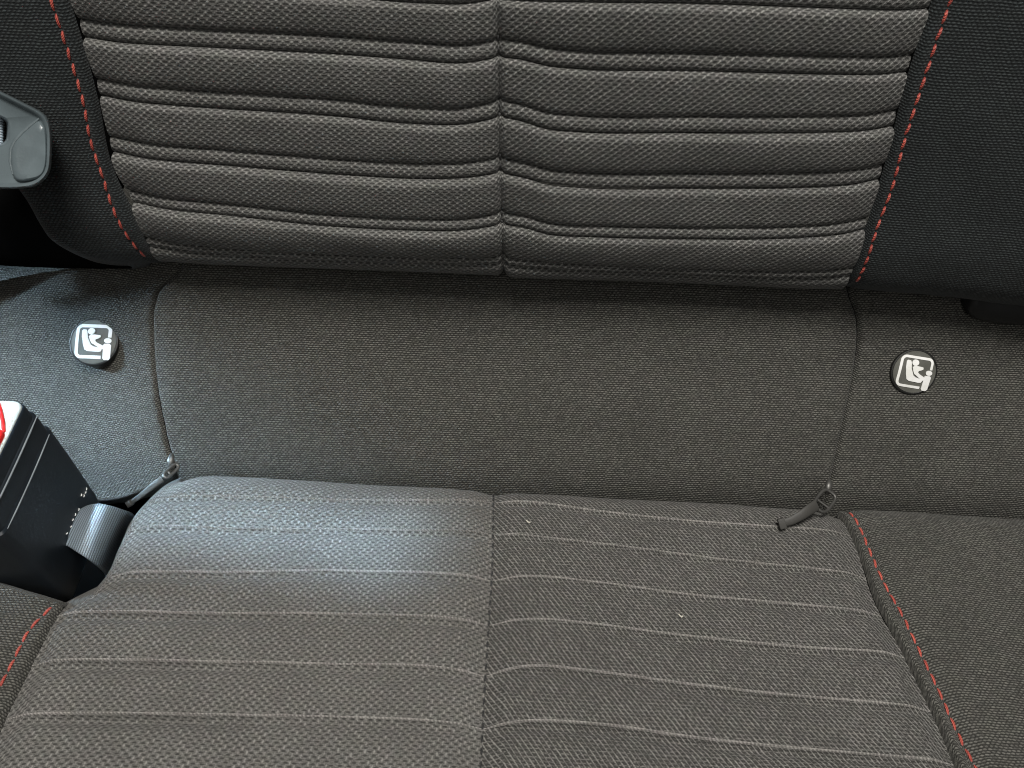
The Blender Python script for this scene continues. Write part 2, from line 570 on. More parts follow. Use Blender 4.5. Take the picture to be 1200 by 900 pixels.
# ------------------------------------------------------------------ stitches
def stitch_mesh(name, L, r, mat):
    bm = bmesh.new()
    n, m = 8, 7
    rings = []
    for i in range(n):
        x = -L / 2 + L * i / (n - 1)
        q = abs(2 * i / (n - 1) - 1)
        rr = r * (.35 + .65 * math.sqrt(max(0, 1 - q**3)))
        z = -r * 1.1 * q**2.5
        rings.append([bm.verts.new((x, rr * 1.05 * math.cos(2 * math.pi * j / m), z + rr * .8 * math.sin(2 * math.pi * j / m))) for j in range(m)])
    for a, b in zip(rings, rings[1:]):
        for j in range(m):
            bm.faces.new((a[j], b[j], b[(j + 1) % m], a[(j + 1) % m]))
    bm.faces.new(rings[0][::-1])
    bm.faces.new(rings[-1])
    me = bpy.data.meshes.new(name)
    bm.to_mesh(me)
    bm.free()
    me.shade_smooth()
    me.materials.append(mat)
    return me


RED = stitch_mesh('red_stitch', .0036, .00041, M['red_thread'])
BLK = stitch_mesh('black_stitch', .0020, .00036, M['black_thread'])


def wm(p, a, n):
    """world matrix with x along a and z along n, from seat-frame vectors"""
    a, n = W3(a), W3(n)
    a = a / np.linalg.norm(a)
    n = n - a * (n @ a)
    n = n / np.linalg.norm(n)
    b = np.cross(n, a)
    m = Matrix.Identity(4)
    for i in range(3):
        m[i][0], m[i][1], m[i][2] = a[i], b[i], n[i]
    m.translation = Vector(W3(p))
    return m


def place(name, me, mat4, parent):
    o = bpy.data.objects.new(name, me)
    C.objects.link(o)
    off = Vector((0, 0, 0))
    q = parent
    while q is not None:
        off += q.location
        q = q.parent
    o.parent = parent
    o.matrix_local = Matrix.Translation(-off) @ mat4
    return o


def stitch_run(S, E, va, vb, step, me, parent, lift, jit=.05, tw=.0, cloth=None):
    lift0 = lift
    vs = np.linspace(va, vb, 400)
    p = S.pt(E(vs), vs)
    L = np.concatenate([[0], np.cumsum(np.linalg.norm(np.diff(p, axis=0), axis=1))])
    n = int(L[-1] / step)
    for i in range(n):
        v = float(np.interp((i + .5) * step, L, vs))
        u = float(E(v))
        if cloth:
            lift = lift0 + float(cloth(np.array([u]), np.array([v]), 0, 0)[0])
        p0, a, b, nn = S.frame(u, v, lift)
        dv = np.sign(vb - va) * 1e-3
        dirn = S.pt(float(E(v + dv)), v + dv, lift) - p0
        dirn = dirn / np.linalg.norm(dirn) + a * (random.gauss(0, jit) + tw)
        place('stitch', me, wm(p0, dirn, nn), parent)


v_of = lambda S, px, py: S.hit(px, py)[1]
stitch_run(BACK, bstL, v_of(BACK, 172, 300), v_of(BACK, 46, -40), .0042, RED, bolL, .0004, tw=.10, cloth=clBL)
stitch_run(BACK, bstR, v_of(BACK, 1003, 331), v_of(BACK, 1130, -40), .0042, RED, bolR, .0004, tw=.10, cloth=clBR)
stitch_run(BACK, eC, v_of(BACK, 590, 322), v_of(BACK, 581, -40), .0030, BLK, back, -.0025)

# ------------------------------------------------------------------ skirt between backrest and cushion
skirt = thing('seat_skirt', 'dark grey fabric strip between backrest and cushion with two zipper seams', 'seat fabric', (0, -.040, -.02))
sL = SKIRT.edge([(222, 290), (207, 318), (184, 345), (178, 400), (182, 450), (193, 510), (203, 548), (208, 575), (212, 610)])
sR = SKIRT.edge([(985, 310), (997, 345), (1006, 382), (1003, 430), (990, 490), (976, 555), (969, 582), (962, 620)])


def groove(u, v, E, dep, wdt):
    x = np.abs(u - E(v))
    return -dep * np.exp(-(x / wdt)**1.2)


def skirt_disp(seed, EA, EB):
    def f(u, v, s, t):
        z = .0012 * vnoise(u, v, 45, seed) + .0003 * vnoise(u, v, 160, seed + 5)
        for E in (EA, EB):
            if E is not None:
                z = z + groove(u, v, E, .0018, .0006) - .0004 * np.exp(-(np.abs(u - E(v)) / .008))
                ds = np.abs(u - E(v))
                z = z + .0002 * np.exp(-ds / .006) * np.sin(v * 620 + 3 * np.sin(v * 140 + seed)) * np.clip(ds / .001, 0, 1)
        return z
    return f


v0 = const(.0)
v1 = const(SKIRT.len)
far_l = lambda v: np.zeros_like(v) - .30
far_r = lambda v: np.zeros_like(v) + .30
P, UV = patch(SKIRT, sL, sR, v0, v1, 420, 260, skirt_disp(3, sL, sR), 'cos')
grid_obj('centre_panel', P, M['fine'], skirt, UV)
# the left panel ends lower edge first, above the buckle's opening
lowL = SKIRT.line([(-200, 600), (0, 588), (90, 585), (140, 580), (175, 566), (196, 553), (206, 548)])
P, UV = patch(SKIRT, far_l, sL, shift(lowL, 0.0), v1, 300, 240, skirt_disp(4, None, sL))
t_ = np.linspace(0, 1, 12)[:-1][:, None, None]
P0 = P[:1] + np.array([0, -.004, 0]) * np.sin((1 - t_) * 1.57) + np.array([0, 0, -.018]) * (1 - np.cos((1 - t_) * 1.57))
UV0 = UV[:1] - np.concatenate([t_ * 0, (1 - t_) * 1.8], -1)
grid_obj('side_panel', np.concatenate([P0, P]), M['fine'], skirt, np.concatenate([UV0, UV]))
P, UV = patch(SKIRT, sR, far_r, v0, v1, 300, 240, skirt_disp(5, sR, None))
grid_obj('side_panel', P, M['fine'], skirt, UV)

# ------------------------------------------------------------------ cushion
cush = thing('seat_cushion', 'grey brown ribbed seat cushion with central seam below the plain fabric strip', 'seat cushion', (0, -.085, .03))
cL = CUSH.edge([(192, 566), (172, 585), (154, 608), (140, 640), (122, 676), (96, 700), (69, 711), (43, 757), (18, 808), (2, 841), (-22, 900), (-60, 980)])
cR = CUSH.edge([(992, 610), (1011, 654), (1028, 703), (1057, 756), (1078, 798), (1102, 847), (1123, 898), (1160, 980)])
cC = CUSH.edge([(578, 600), (577, 660), (572, 740), (567, 820), (563, 900), (558, 980)])
KL = [[(190, 580), (300, 582), (400, 585), (500, 586), (578, 586)],
      [(160, 616), (300, 620), (400, 620), (500, 622), (577, 624)],
      [(130, 671), (260, 671), (400, 669), (500, 672), (576, 678)],
      [(80, 718), (260, 720), (400, 720), (500, 724), (573, 730)],
      [(40, 775), (260, 777), (400, 779), (500, 782), (569, 790)],
      [(5, 838), (260, 839), (400, 841), (500, 845), (566, 852)],
      [(-30, 902), (260, 907), (400, 909), (560, 920)]]
KR = [[(579, 586), (620, 588), (700, 598), (800, 610), (900, 616), (990, 622)],
      [(578, 624), (620, 628), (700, 637), (800, 650), (900, 661), (1015, 673)],
      [(577, 678), (620, 675), (700, 683), (800, 696), (900, 706), (1028, 717)],
      [(574, 730), (620, 726), (700, 732), (800, 745), (900, 756), (1052, 766)],
      [(570, 790), (620, 782), (700, 788), (800, 802), (900, 813), (1085, 829)],
      [(567, 852), (620, 846), (700, 850), (800, 864), (900, 875), (1115, 892)],
      [(560, 920), (620, 912), (800, 930), (1000, 948), (1150, 965)]]


def cush_half(EL, ER, lines, mat, seed, outer_left):
    ls = [const(0.0)] + [CUSH.line(l) for l in lines]
    for _ in range(3):
        ls.append(shift(ls[-1], .018))
    hs = [.0003, .0009, .0013, .0018, .0020, .0020, .0019, .0020, .0019, .0019]

    def tuck(u, v):
        if outer_left:
            return edge_tuck(u, v, EL, ER, .0025, .0012, .005, .005)
        return edge_tuck(u, v, EL, ER, .0012, .0022, .005, .005)
    for i in range(len(ls) - 1):
        A, B = ls[i], ls[i + 1]

        def rib(u, v, s, t, i=i, A=A, B=B):
            Lm = np.abs(B(u) - A(u))
            x = (1 - t) * Lm
            y = t * Lm
            am = np.clip(.8 + .5 * vnoise(u, v, 60, seed), .25, 1.4)
            z = hs[i] * am * (t**1.5 * .75 + .35 * np.sin(np.pi * t)) if i else .0003 * t**4
            if i:
                z = z + hs[i - 1] * am * .75 * np.exp(-(y / .0007)**2) - .0010 * am * np.exp(-((y - .0018) / .0014)**2)
                z = z - .0002 * np.exp(-((x - .0045) / .0010)**2)
            e = np.minimum(np.abs(u - EL(v)), np.abs(u - ER(v)))
            z = z * np.clip(e / .006, .15, 1)
            return tuck(u, v) + z + .0004 * vnoise(u, v, 140, seed + 9)
        P, UV = patch(CUSH, EL, ER, A, B, 280, 70 if i == 0 else 44, rib, 'cos')
        if outer_left:
            P, UV = roll_left(P, UV, 10, .004, .030)
        grid_obj('padded_rib', P, mat, cush, UV, flip=False)
        # the pintuck that closes the rib: a narrow raised fold in a lighter tone
        def fold(u, v, s, t, i=i):
            am = np.clip(.8 + .5 * vnoise(u, v, 60, seed), .25, 1.4)
            e = np.minimum(np.abs(u - EL(v)), np.abs(u - ER(v)))
            k_ = np.clip(e / .006, .15, 1)
            b = hs[i] * am * .75 * k_ + tuck(u, v) + .0004 * vnoise(u, v, 140, seed + 9)
            return b - .0006 + (.0006 + .00022 * np.clip(am, .5, 1.2) * k_) * np.sin(np.pi * t)**.7
        w_ = (.00030 if i < 2 else .00038) * (.95 if outer_left else 1)
        P, UV = patch(CUSH, EL, ER, shift(B, -w_), shift(B, w_), 240, 9, fold, 'cos')
        grid_obj('pintuck', P, M['pintuck_l' if outer_left and i < 2 else 'pintuck_r'], cush, UV)


cush_half(cL, cC, KL, M['cush_l'], 51, True)
cush_half(cC, cR, KR, M['cush_r'], 71, False)

cstR = CUSH.edge([(1004, 612), (1017, 641), (1036, 685), (1057, 722), (1078, 764), (1104, 817), (1121, 855), (1143, 898), (1190, 990)])
cstL = CUSH.edge([(66, 700), (61, 709), (36, 736), (15, 775), (0, 803), (-40, 880), (-90, 980)])
P, UV = patch(CUSH, cR, far_r, const(0.0), const(CUSH.len * .98), 300, 320, clCR := bol(CUSH, 31, cR, cstR))
cbR = grid_obj('side_bolster', P, M['fine'], cush, UV)
cbl_edge = CUSH.edge([(100, 660), (75, 700), (69, 711), (43, 757), (18, 808), (2, 841), (-22, 900), (-60, 980)])
rear = CUSH.line([(-250, 640), (-100, 668), (0, 689), (30, 698), (60, 706), (100, 716)])
P, UV = patch(CUSH, far_l, cbl_edge, rear, const(CUSH.len * .98), 200, 240, clCL := bol(CUSH, 33, cbl_edge, cstL))
t_ = np.linspace(0, 1, 12)[:-1][:, None, None]
P0 = P[:1] + np.array([0, .003, 0]) * np.sin((1 - t_) * 1.57) + np.array([0, -.012, -.022]) * (1 - np.cos((1 - t_) * 1.57))
UV0 = UV[:1] - np.concatenate([t_ * 0, (1 - t_) * 1.8], -1)
cbL = grid_obj('side_bolster', np.concatenate([P0, P]), M['fine'], cush, np.concatenate([UV0, UV]))
stitch_run(CUSH, cstR, v_of(CUSH, 999, 601), v_of(CUSH, 1170, 950), .0043, RED, cbR, .0004, tw=-.08, cloth=clCR)
stitch_run(CUSH, cstL, v_of(CUSH, 61, 709), v_of(CUSH, -60, 920), .0043, RED, cbL, .0004, cloth=clCL)
stitch_run(CUSH, cC, v_of(CUSH, 579, 569), v_of(CUSH, 560, 940), .0034, BLK, cush, -.0007)


# ------------------------------------------------------------------ child-seat anchor badges
def rot2(p, a):
    c, s = math.cos(a), math.sin(a)
    return [(x * c - y * s, x * s + y * c) for x, y in p]


def dome_z(x, y):
    return .00115 - .0007 * (x * x + y * y)


def flat_shape(pts, R, h, hole=None):
    """closed outline in badge radii -> raised print on the domed face"""
    bm = bmesh.new()
    vs = [bm.verts.new((x * R, y * R, 0)) for x, y in pts]
    bm.faces.new(vs)
    bmesh.ops.triangulate(bm, faces=bm.faces)
    r = bmesh.ops.extrude_face_region(bm, geom=bm.faces[:])
    for e in r['geom']:
        if isinstance(e, bmesh.types.BMVert):
            e.co.z = h
    for q in bm.verts:
        q.co.z += dome_z(q.co.x / R, q.co.y / R)
    return bm


def stroke(path, wd):
    L, Rr = [], []
    for i, p in enumerate(path):
        a = path[max(i - 1, 0)]
        b = path[min(i + 1, len(path) - 1)]
        dx, dy = b[0] - a[0], b[1] - a[1]
        n = math.hypot(dx, dy)
        L.append((p[0] - dy / n * wd / 2, p[1] + dx / n * wd / 2))
        Rr.append((p[0] + dy / n * wd / 2, p[1] - dx / n * wd / 2))
    return L, Rr


def ell(cx, cy, rx, ry, n=20):
    return [(cx + rx * math.cos(2 * math.pi * i / n), cy + ry * math.sin(2 * math.pi * i / n)) for i in range(n)]


def badge(px, py, rpx, ang, label, bold=1.0, face=None, lift=.0009):
    u, v = SKIRT.hit(px, py)
    p, a, b, n = SKIRT.frame(u, v, lift)
    if face:
        n = np.array(face) / np.linalg.norm(face)
        a = np.array([1.0, 0, 0])
    R = rpx * (DIST - p[2]) / FPX
    root = bpy.data.objects.new('anchor_badge', None)
    root.empty_display_size = .005
    C.objects.link(root)
    q = Vector((0, 0, 0))
    root.matrix_world = wm(p, a, n)
    tag(root, label, 'anchor badge', 'child seat anchor badges')

    def add(name, bm, mat):
        me = bpy.data.meshes.new(name)
        bmesh.ops.recalc_face_normals(bm, faces=bm.faces)
        bm.to_mesh(me)
        bm.free()
        me.shade_smooth()
        me.set_sharp_from_angle(angle=math.radians(40))
        me.materials.append(mat)
        o = bpy.data.objects.new(name, me)
        C.objects.link(o)
        o.parent = root
        return o

    def lathe(prof, n=64):
        bm = bmesh.new()
        rings = [[bm.verts.new((r * R * math.cos(2 * math.pi * j / n), r * R * math.sin(2 * math.pi * j / n), z)) for j in range(n)] for r, z in prof]
        for c, d in zip(rings, rings[1:]):
            for j in range(n):
                bm.faces.new((c[j], c[(j + 1) % n], d[(j + 1) % n], d[j]))
        return bm, rings
    bm, rg = lathe([(1.06, -.0040), (1.07, -.0012), (1.075, .0000), (1.05, .0004), (1.0, .0005), (.95, .0003), (.95, -.0004)])
    add('rim', bm, M['rim_plastic'])
    bm, rg = lathe([(.985, -.0002), (.985, .0003), (.965, .00055)] + [(r, dome_z(r, 0)) for r in (.93, .8, .6, .4, .2, .05)])
    bm.faces.new(rg[-1])
    add('face', bm, M['badge_plastic'])
    # pictogram: window frame, child seat, child, anchor point
    pr = root
    A = lambda pts: rot2(pts, ang)
    path = []

    def arc(cx, cy, r, a0, a1, n=7):
        return [(cx + r * math.cos(math.radians(a0 + (a1 - a0) * i / n)), cy + r * math.sin(math.radians(a0 + (a1 - a0) * i / n))) for i in range(n + 1)]
    path = [(.70, .20), (.70, .36)] + arc(.50, .48, .20, 0, 90) + [(.2, .68), (-.2, .68)] + arc(-.50, .48, .20, 90, 180) + [(-.70, .1), (-.70, -.2)] \
        + arc(-.50, -.48, .20, 180, 270) + [(-.2, -.68), (.1, -.68), (.38, -.68)]
    Lp, Rp = stroke(path, .115 * bold)
    Lp, Rp = A(Lp), A(Rp)
    bm = bmesh.new()
    h = .00016
    rows = []
    for (x0, y0), (x1, y1) in zip(Lp, Rp):
        z0, z1 = dome_z(x0, y0), dome_z(x1, y1)
        rows.append([bm.verts.new((x0 * R, y0 * R, z0 - .0002)), bm.verts.new((x0 * R, y0 * R, z0 + h)),
                     bm.verts.new((x1 * R, y1 * R, z1 + h)), bm.verts.new((x1 * R, y1 * R, z1 - .0002))])
    for c, d in zip(rows, rows[1:]):
        for j in range(3):
            bm.faces.new((c[j], d[j], d[j + 1], c[j + 1]))
    bm.faces.new(rows[0])
    bm.faces.new(rows[-1][::-1])
    add('pictogram_frame', bm, M['white_print'])
    seat = [(-.50, .46), (-.44, .52), (-.32, .51), (-.27, .42), (-.22, .16), (-.06, -.15), (.06, -.22), (.33, -.27), (.41, -.34), (.36, -.43), (.26, -.45),
            (-.20, -.43), (-.32, -.37), (-.40, -.15), (-.48, .2)]
    child = [(-.18, .22), (-.10, .29), (.02, .30), (.30, .28), (.33, .20), (.26, .14), (.13, .09), (.11, .02), (.20, -.05), (.44, -.16), (.50, -.26), (.44, -.33),
             (.34, -.30), (.06, -.13), (-.04, -.08), (-.12, .06)]
    post = [(.46, -.14), (.52, -.08), (.72, -.08), (.78, -.14), (.77, -.70), (.70, -.79), (.52, -.79), (.46, -.72)]
    for nm, pts in (('pictogram_seat', seat), ('pictogram_child', child), ('pictogram_head', ell(-.09, .44, .155, .145)),
                    ('pictogram_anchor', post), ('pictogram_anchor_head', ell(.635, .055, .155, .115))):
        pts = [(x * (1 + .04 * (bold - 1)), y) for x, y in pts]
        add(nm, flat_shape(A(pts), R, h + .0001), M['white_print'])
    return root


badge(113, 400, 27.0, math.radians(0), 'round child seat badge on left fabric beside the belt buckle', 1.25, (-.17, .12, .97), .0016)
badge(1069.5, 435, 25.6, math.radians(-7), 'round child seat badge on right fabric, pictogram tilted clockwise')


# ------------------------------------------------------------------ things built in the view's plane frame
def at(px, py, z):
    r = ray(px, py)
    return np.array([r[0] * z, r[1] * z, DIST - z])


def tube(pts, rad, n=8, closed=False, flat=1.0, nrm=None):
    """tube along seat-frame points"""
    bm = bmesh.new()
    pts = [np.asarray(p, float) for p in pts]
    k = len(pts)
    rings = []
    for i, p in enumerate(pts):
        a = pts[(i - 1) % k] if closed else pts[max(i - 1, 0)]
        b = pts[(i + 1) % k] if closed else pts[min(i + 1, k - 1)]
        t = (b - a) / np.linalg.norm(b - a)
        n1 = np.array(nrm if nrm is not None else (0, 0, 1.0))
        n1 = n1 - t * (n1 @ t)
        n1 /= np.linalg.norm(n1)
        n2 = np.cross(t, n1)
        r = rad[i] if hasattr(rad, '__len__') else rad
        rings.append([bm.verts.new(W3(p + n1 * r * flat * math.sin(2 * math.pi * j / n) + n2 * r * math.cos(2 * math.pi * j / n))) for j in range(n)])
    for i in range(k if closed else k - 1):
        a, b = rings[i], rings[(i + 1) % k]
        for j in range(n):
            bm.faces.new((a[j], b[j], b[(j + 1) % n], a[(j + 1) % n]))
    if not closed:
        bm.faces.new(rings[0])
        bm.faces.new(rings[-1])
    return bm


def box3(o, a, b, c, bev=.0003, seg=2, shrink=None):
    """box from corner o with edge vectors a, b, c in the seat frame"""
    bm = bmesh.new()
    vs = {}
    for i in (0, 1):
        for j in (0, 1):
            for k_ in (0, 1):
                vs[i, j, k_] = bm.verts.new(W3(o + i * a + j * b + k_ * c))
    for q in (((0, 0, 0), (0, 1, 0), (1, 1, 0), (1, 0, 0)), ((0, 0, 1), (1, 0, 1), (1, 1, 1), (0, 1, 1)), ((0, 0, 0), (1, 0, 0), (1, 0, 1), (0, 0, 1)),
              ((0, 1, 0), (0, 1, 1), (1, 1, 1), (1, 1, 0)), ((0, 0, 0), (0, 0, 1), (0, 1, 1), (0, 1, 0)), ((1, 0, 0), (1, 1, 0), (1, 1, 1), (1, 0, 1))):
        bm.faces.new([vs[x] for x in q])
    bmesh.ops.bevel(bm, geom=bm.edges[:] + bm.verts[:], offset=bev, segments=seg, affect='EDGES', profile=.6)
    return bm


# zipper pulls, hanging from the foot of each skirt seam
def zipper(slider, loop_a, loop_b, tab, zs, width, label, tw=1.0):
    root = bpy.data.objects.new('zipper_pull', None)
    C.objects.link(root)
    root.empty_display_size = .004
    root.parent = skirt
    p = at(*slider, zs[0])
    root.location = Vector(W3(p)) - skirt.location
    root['label'] = label
    # slider: rounded wedge with a bridge
    pts = [at(slider[0] + dx, slider[1] + dy, zs[0] - dz) for dx, dy, dz in ((1, -9, -.0008), (1, -6, .0004), (0, -1, .0012), (-1, 4, .0012), (-2, 8, .0002))]
    bm_obj('slider', tube(pts, [.0006, .0011, .0013, .0012, .0006], 10, flat=.8), M['zinc'], root)
    # loop: rounded link with a cross bar
    a, b = np.array(loop_a, float), np.array(loop_b, float)
    d = (b - a) / np.linalg.norm(b - a)
    q = np.array([-d[1], d[0]])
    Ln = np.linalg.norm(b - a)
    path = []
    for i in range(28):
        th = 2 * math.pi * i / 28
        cx = np.sign(math.cos(th)) * abs(math.cos(th))**.6
        cy = np.sign(math.sin(th)) * abs(math.sin(th))**.6
        m = (a + b) / 2 + d * cx * Ln / 2 + q * cy * width / 2
        path.append(at(m[0], m[1], zs[1] + (zs[2] - zs[1]) * (cx + 1) / 2))
    bm_obj('link', tube(path, .00060, 8, True), M['zinc'], root)
    c = a + d * Ln * .66
    zc = zs[1] + (zs[2] - zs[1]) * .66
    bm_obj('cross_bar', tube([at(*(c + q * width * .5), zc), at(*c, zc), at(*(c - q * width * .5), zc)], .00045, 8), M['zinc'], root)
    # moulded tab
    pts = [at(x, y, z) for x, y, z in tab]
    n = len(pts)
    bm_obj('tab', tube(pts, [(.0019 - .0007 * i / (n - 1)) * tw for i in range(n)], 14, flat=.30), M['pull_rubber'], root)
    e = pts[-1]
    dr = (pts[-1] - pts[-2]) / np.linalg.norm(pts[-1] - pts[-2])
    sd = np.cross(dr, np.array([0, 0, 1.0]))
    sd /= np.linalg.norm(sd)
    nn = np.cross(sd, dr)
    bm_obj('end_clip', box3(e - sd * .0017 * tw - nn * .0008 - dr * .0012, sd * .0034 * tw, dr * .0022, nn * .0016, .0003), M['pull_rubber'], root)
    return root


zipper((971, 571), (974, 577), (959, 597), [(957, 592, .2885), (949, 597, .2868), (939, 604, .2858), (928, 610, .2856), (916, 613.5, .2858)],
       (.2975, .2955, .290), 19, 'dark zipper pull lying on the cushion beside the right red stitching')
zipper((200, 541), (208, 545), (193, 559), [(190, 561, .2915), (182, 567, .291), (172, 575, .2915), (162, 583, .293), (152, 590, .295)],
       (.298, .297, .2925), 7, 'dark zipper pull seen edge-on beside the belt buckle opening', .6)

# ------------------------------------------------------------------ seat belt buckle standing in the left opening
kz = .25 / .262
c_, s_ = math.cos(ROLL), math.sin(ROLL)


def unroll(v):
    return np.array([v[0] * c_ - v[1] * s_, v[0] * s_ + v[1] * c_, v[2]])


A0 = unroll(np.array([-.14194, -.00403, 0]) * kz)
A0[2] = DIST - .25
Ev = unroll(np.array([-1.113, -19.254, 15.052]) / 1000)
Lv = unroll(np.array([1.664, -37.750, -48.164]) / 1000)
Wv = unroll(np.array([-12.724, .243, -.630]) / 1000)
Ev, Lv, Wv = (x / np.linalg.norm(x) for x in (Ev, Lv, Wv))
EH, WH, LH = .037, .024, .064     # height of the side, thickness, length
buckle = thing('belt_buckle', 'black seat belt buckle with cream end and red button at left edge', 'belt buckle', A0 + Lv * LH + Ev * EH / 2 + Wv * WH / 2)


def rrect(e0, e1, w0, w1, r, l, n=5):
    out = []
    for cx, cy, a0 in ((e1 - r, w1 - r, 0), (e0 + r, w1 - r, 90), (e0 + r, w0 + r, 180), (e1 - r, w0 + r, 270)):
        for i in range(n + 1):
            th = math.radians(a0 + 90 * i / n)
            out.append(A0 + Ev * (cx + r * math.cos(th)) + Wv * (cy + r * math.sin(th)) + Lv * l)
    return out


def loft(secs, cap0=True, cap1=True):
    bm = bmesh.new()
    rings = [[bm.verts.new(W3(p)) for p in s] for s in secs]
    k_ = len(rings[0])
    for a, b in zip(rings, rings[1:]):
        for j in range(k_):
            bm.faces.new((a[j], b[j], b[(j + 1) % k_], a[(j + 1) % k_]))
    if cap0:
        bm.faces.new(rings[0])
    if cap1:
        bm.faces.new(rings[-1])
    return bm


def sec(l, ins, r=.0030, e1=None):
    return rrect(ins, (e1 or EH) - ins, ins, WH - ins, r, l)


bm_obj('housing', loft([sec(.0008, .0015), sec(.0002, .0013), sec(.0003, .0012), sec(.0012, .0010), sec(.0055, .0010), sec(.0056, .0010), sec(.0060, .0005), sec(.0064, .00045),
                        sec(.0132, .0004), sec(.0133, .0004), sec(.0138, -.0001), sec(.0143, -.0001), sec(.030, .0001), sec(.050, .0006), sec(.059, .0016), sec(.063, .0036), sec(.064, .007)], False),
       M['black_plastic'], buckle)
bm_obj('end_plate', loft([sec(.0030, .0014), sec(.0002, .0014), sec(-.0003, .0016), sec(-.0005, .0022)]), M['white_plastic'], buckle)


def erect(e0, e1, w0, w1, r, l0, l1):
    return loft([rrect(e0, e1, w0, w1, r, l0), rrect(e0, e1, w0, w1, r, l1 * .6), rrect(e0 + .0003, e1 - .0003, w0 + .0003, w1 - .0003, r, l1 * .92), rrect(e0 + .0009, e1 - .0009, w0 + .0009, w1 - .0009, r, l1)])


bm_obj('press_button', erect(.0120, EH - .003, .0020, WH - .0035, .0018, 0, -.0022), M['red_plastic'], buckle)
face_pt = lambda e, w_, l: A0 + Ev * e + Wv * w_ + Lv * l
bm_obj('slot_edge', tube([face_pt(e, w_, -.0007) for e, w_ in ((.0125, .0026), (.009, .0042), (.005, .0066), (.0026, .0082), (.0022, .012), (.0024, .018))], .0005, 8), M['red_plastic'], buckle)
for l_, e0_, e1_ in ((.0060, .0022, .033), (.0138, .0030, .034)):  # thin pale strips added as painted highlights along the side's ledges
    bm_obj('edge_glint', tube([face_pt(e0_ + (e1_ - e0_) * i / 6, -.0001 if l_ > .01 else .00035, l_ + .0004 * math.sin(i * .5)) for i in range(7)],
                            [.00012] + [.00026] * 5 + [.00012], 8), M['glint_plastic'], buckle)

# webbing loop leaving the buckle
rows = []
uvs = []
ptsA = [(92, 600, .280), (105, 593, .275), (118, 591, .2705), (130, 593, .2725), (143, 597, .279), (152, 600, .290), (156, 604, .304)]
ptsB = [(60, 632, .276), (80, 640, .270), (93, 648, .2655), (104, 656, .266), (115, 664, .272), (122, 670, .284), (126, 676, .300)]
fa = [herm(range(7), [p[i] for p in ptsA]) for i in range(3)]
fb = [herm(range(7), [p[i] for p in ptsB]) for i in range(3)]
NU, NW = 50, 24
P = np.zeros((NW, NU, 3))
UV = np.zeros((NW, NU, 2))
for i in range(NU):
    s = 6 * i / (NU - 1)
    a = at(fa[0](s), fa[1](s), fa[2](s))
    b = at(fb[0](s), fb[1](s), fb[2](s))
    for j in range(NW):
        t = j / (NW - 1)
        P[j, i] = a + (b - a) * t + np.array([0, 0, .0006]) * math.sin(math.pi * t)
        UV[j, i] = (s * .42, t * 1.6)
web = grid_obj('webbing', P, M['webbing'], buckle, UV)
sm = web.modifiers.new('thickness', 'SOLIDIFY')
sm.thickness = .0012
sm.offset = 0
DOT = stitch_mesh('pale_stitch', .0009, .00019, M['white_print'])
for (x, y) in ((101, 573), (100, 577), (98, 581), (95, 580), (92, 597), (88, 603), (85, 609), (83, 617), (78, 625)):
    p = A0.copy()
    # on the +x side face: plane through A0 spanned by Ev and Lv
    r = ray(x, y)
    n = -Wv
    o = np.array([0, 0, DIST])
    t = ((A0 + Wv * .0004 - o) @ n) / (r @ n)
    place('stitch', DOT, wm(o + r * t + n * .0002, Ev + Lv * random.uniform(-.6, .6), n), web)

# ------------------------------------------------------------------ seat belt tongue hanging at the left edge
tz = .232
tongue = thing('belt_tongue', 'grey plastic seat belt tongue in front of left backrest bolster', 'belt tongue', at(20, 220, tz))
outl = [(-70, 78), (-35, 90), (0, 107), (28, 121), (47, 131), (56, 140), (60, 155), (60, 185), (57, 203), (46, 215), (30, 220), (0, 221), (-35, 220), (-70, 216)]


def dense(pts, n=3):
    k_ = len(pts)
    out = []
    for i in range(k_):
        p0, p1, p2, p3 = (np.array(pts[(i + j - 1) % k_], float) for j in range(4))
        for q in range(n):
            t = q / n
            out.append(.5 * ((2 * p1) + (-p0 + p2) * t + (2 * p0 - 5 * p1 + 4 * p2 - p3) * t * t + (-p0 + 3 * p1 - 3 * p2 + p3) * t**3))
    return out


od = dense(outl)
cen = np.array([-5, 165.0])
hole = [(-60, 120), (-30, 124), (-4, 132), (10, 143), (42, 136), (30, 152), (16, 166), (11, 180), (6, 176), (-2, 168), (-30, 170), (-60, 172)]


def ringp(pts, f, dz, toward=cen):
    return [at(*(toward + (np.array(p) - toward) * f), tz + dz) for p in pts]


secs = [ringp(od, .93, .008), ringp(od, 1.0, .0065), ringp(od, 1.01, .0045), ringp(od, .997, .0022), ringp(od, .985, .0006), ringp(od, .965, .0), ringp(od, .935, .0002), ringp(od, .905, .0016), ringp(od, .87, .0021)]
# inner slot: a rounded triangle open to the strap
nO = len(od)
slot = []
for i in range(nO):
    d = np.array(od[i]) - cen
    slot.append(cen + np.array([-14, -14]) + d * np.array([.48, .40]))
secs += [[at(*p, tz + .0026) for p in slot], [at(*(cen + np.array([-14, -14]) + (np.array(p) - cen - np.array([-14, -14])) * .94), tz + .0032) for p in slot],
         [at(*(cen + np.array([-14, -14]) + (np.array(p) - cen - np.array([-14, -14])) * .86), tz + .008) for p in slot]]
bm_obj('handle', loft(secs, False, False), M['grey_plastic'], tongue)
pad = dense([(45, 141), (36, 147), (26, 156), (17, 166), (13, 178), (13, 192), (15, 205), (22, 212), (38, 211), (49, 206), (54, 194), (55, 175), (54, 155), (51, 146)])
pc = np.array([36, 182.0])
bm_obj('grip_pad', loft([ringp(pad, f_, z_, pc) for f_, z_ in ((1.0, .0030), (1.0, .0014), (.97, .0007), (.90, .0003), (.7, .0004), (.3, .0007))], False), M['grey_plastic'], tongue)
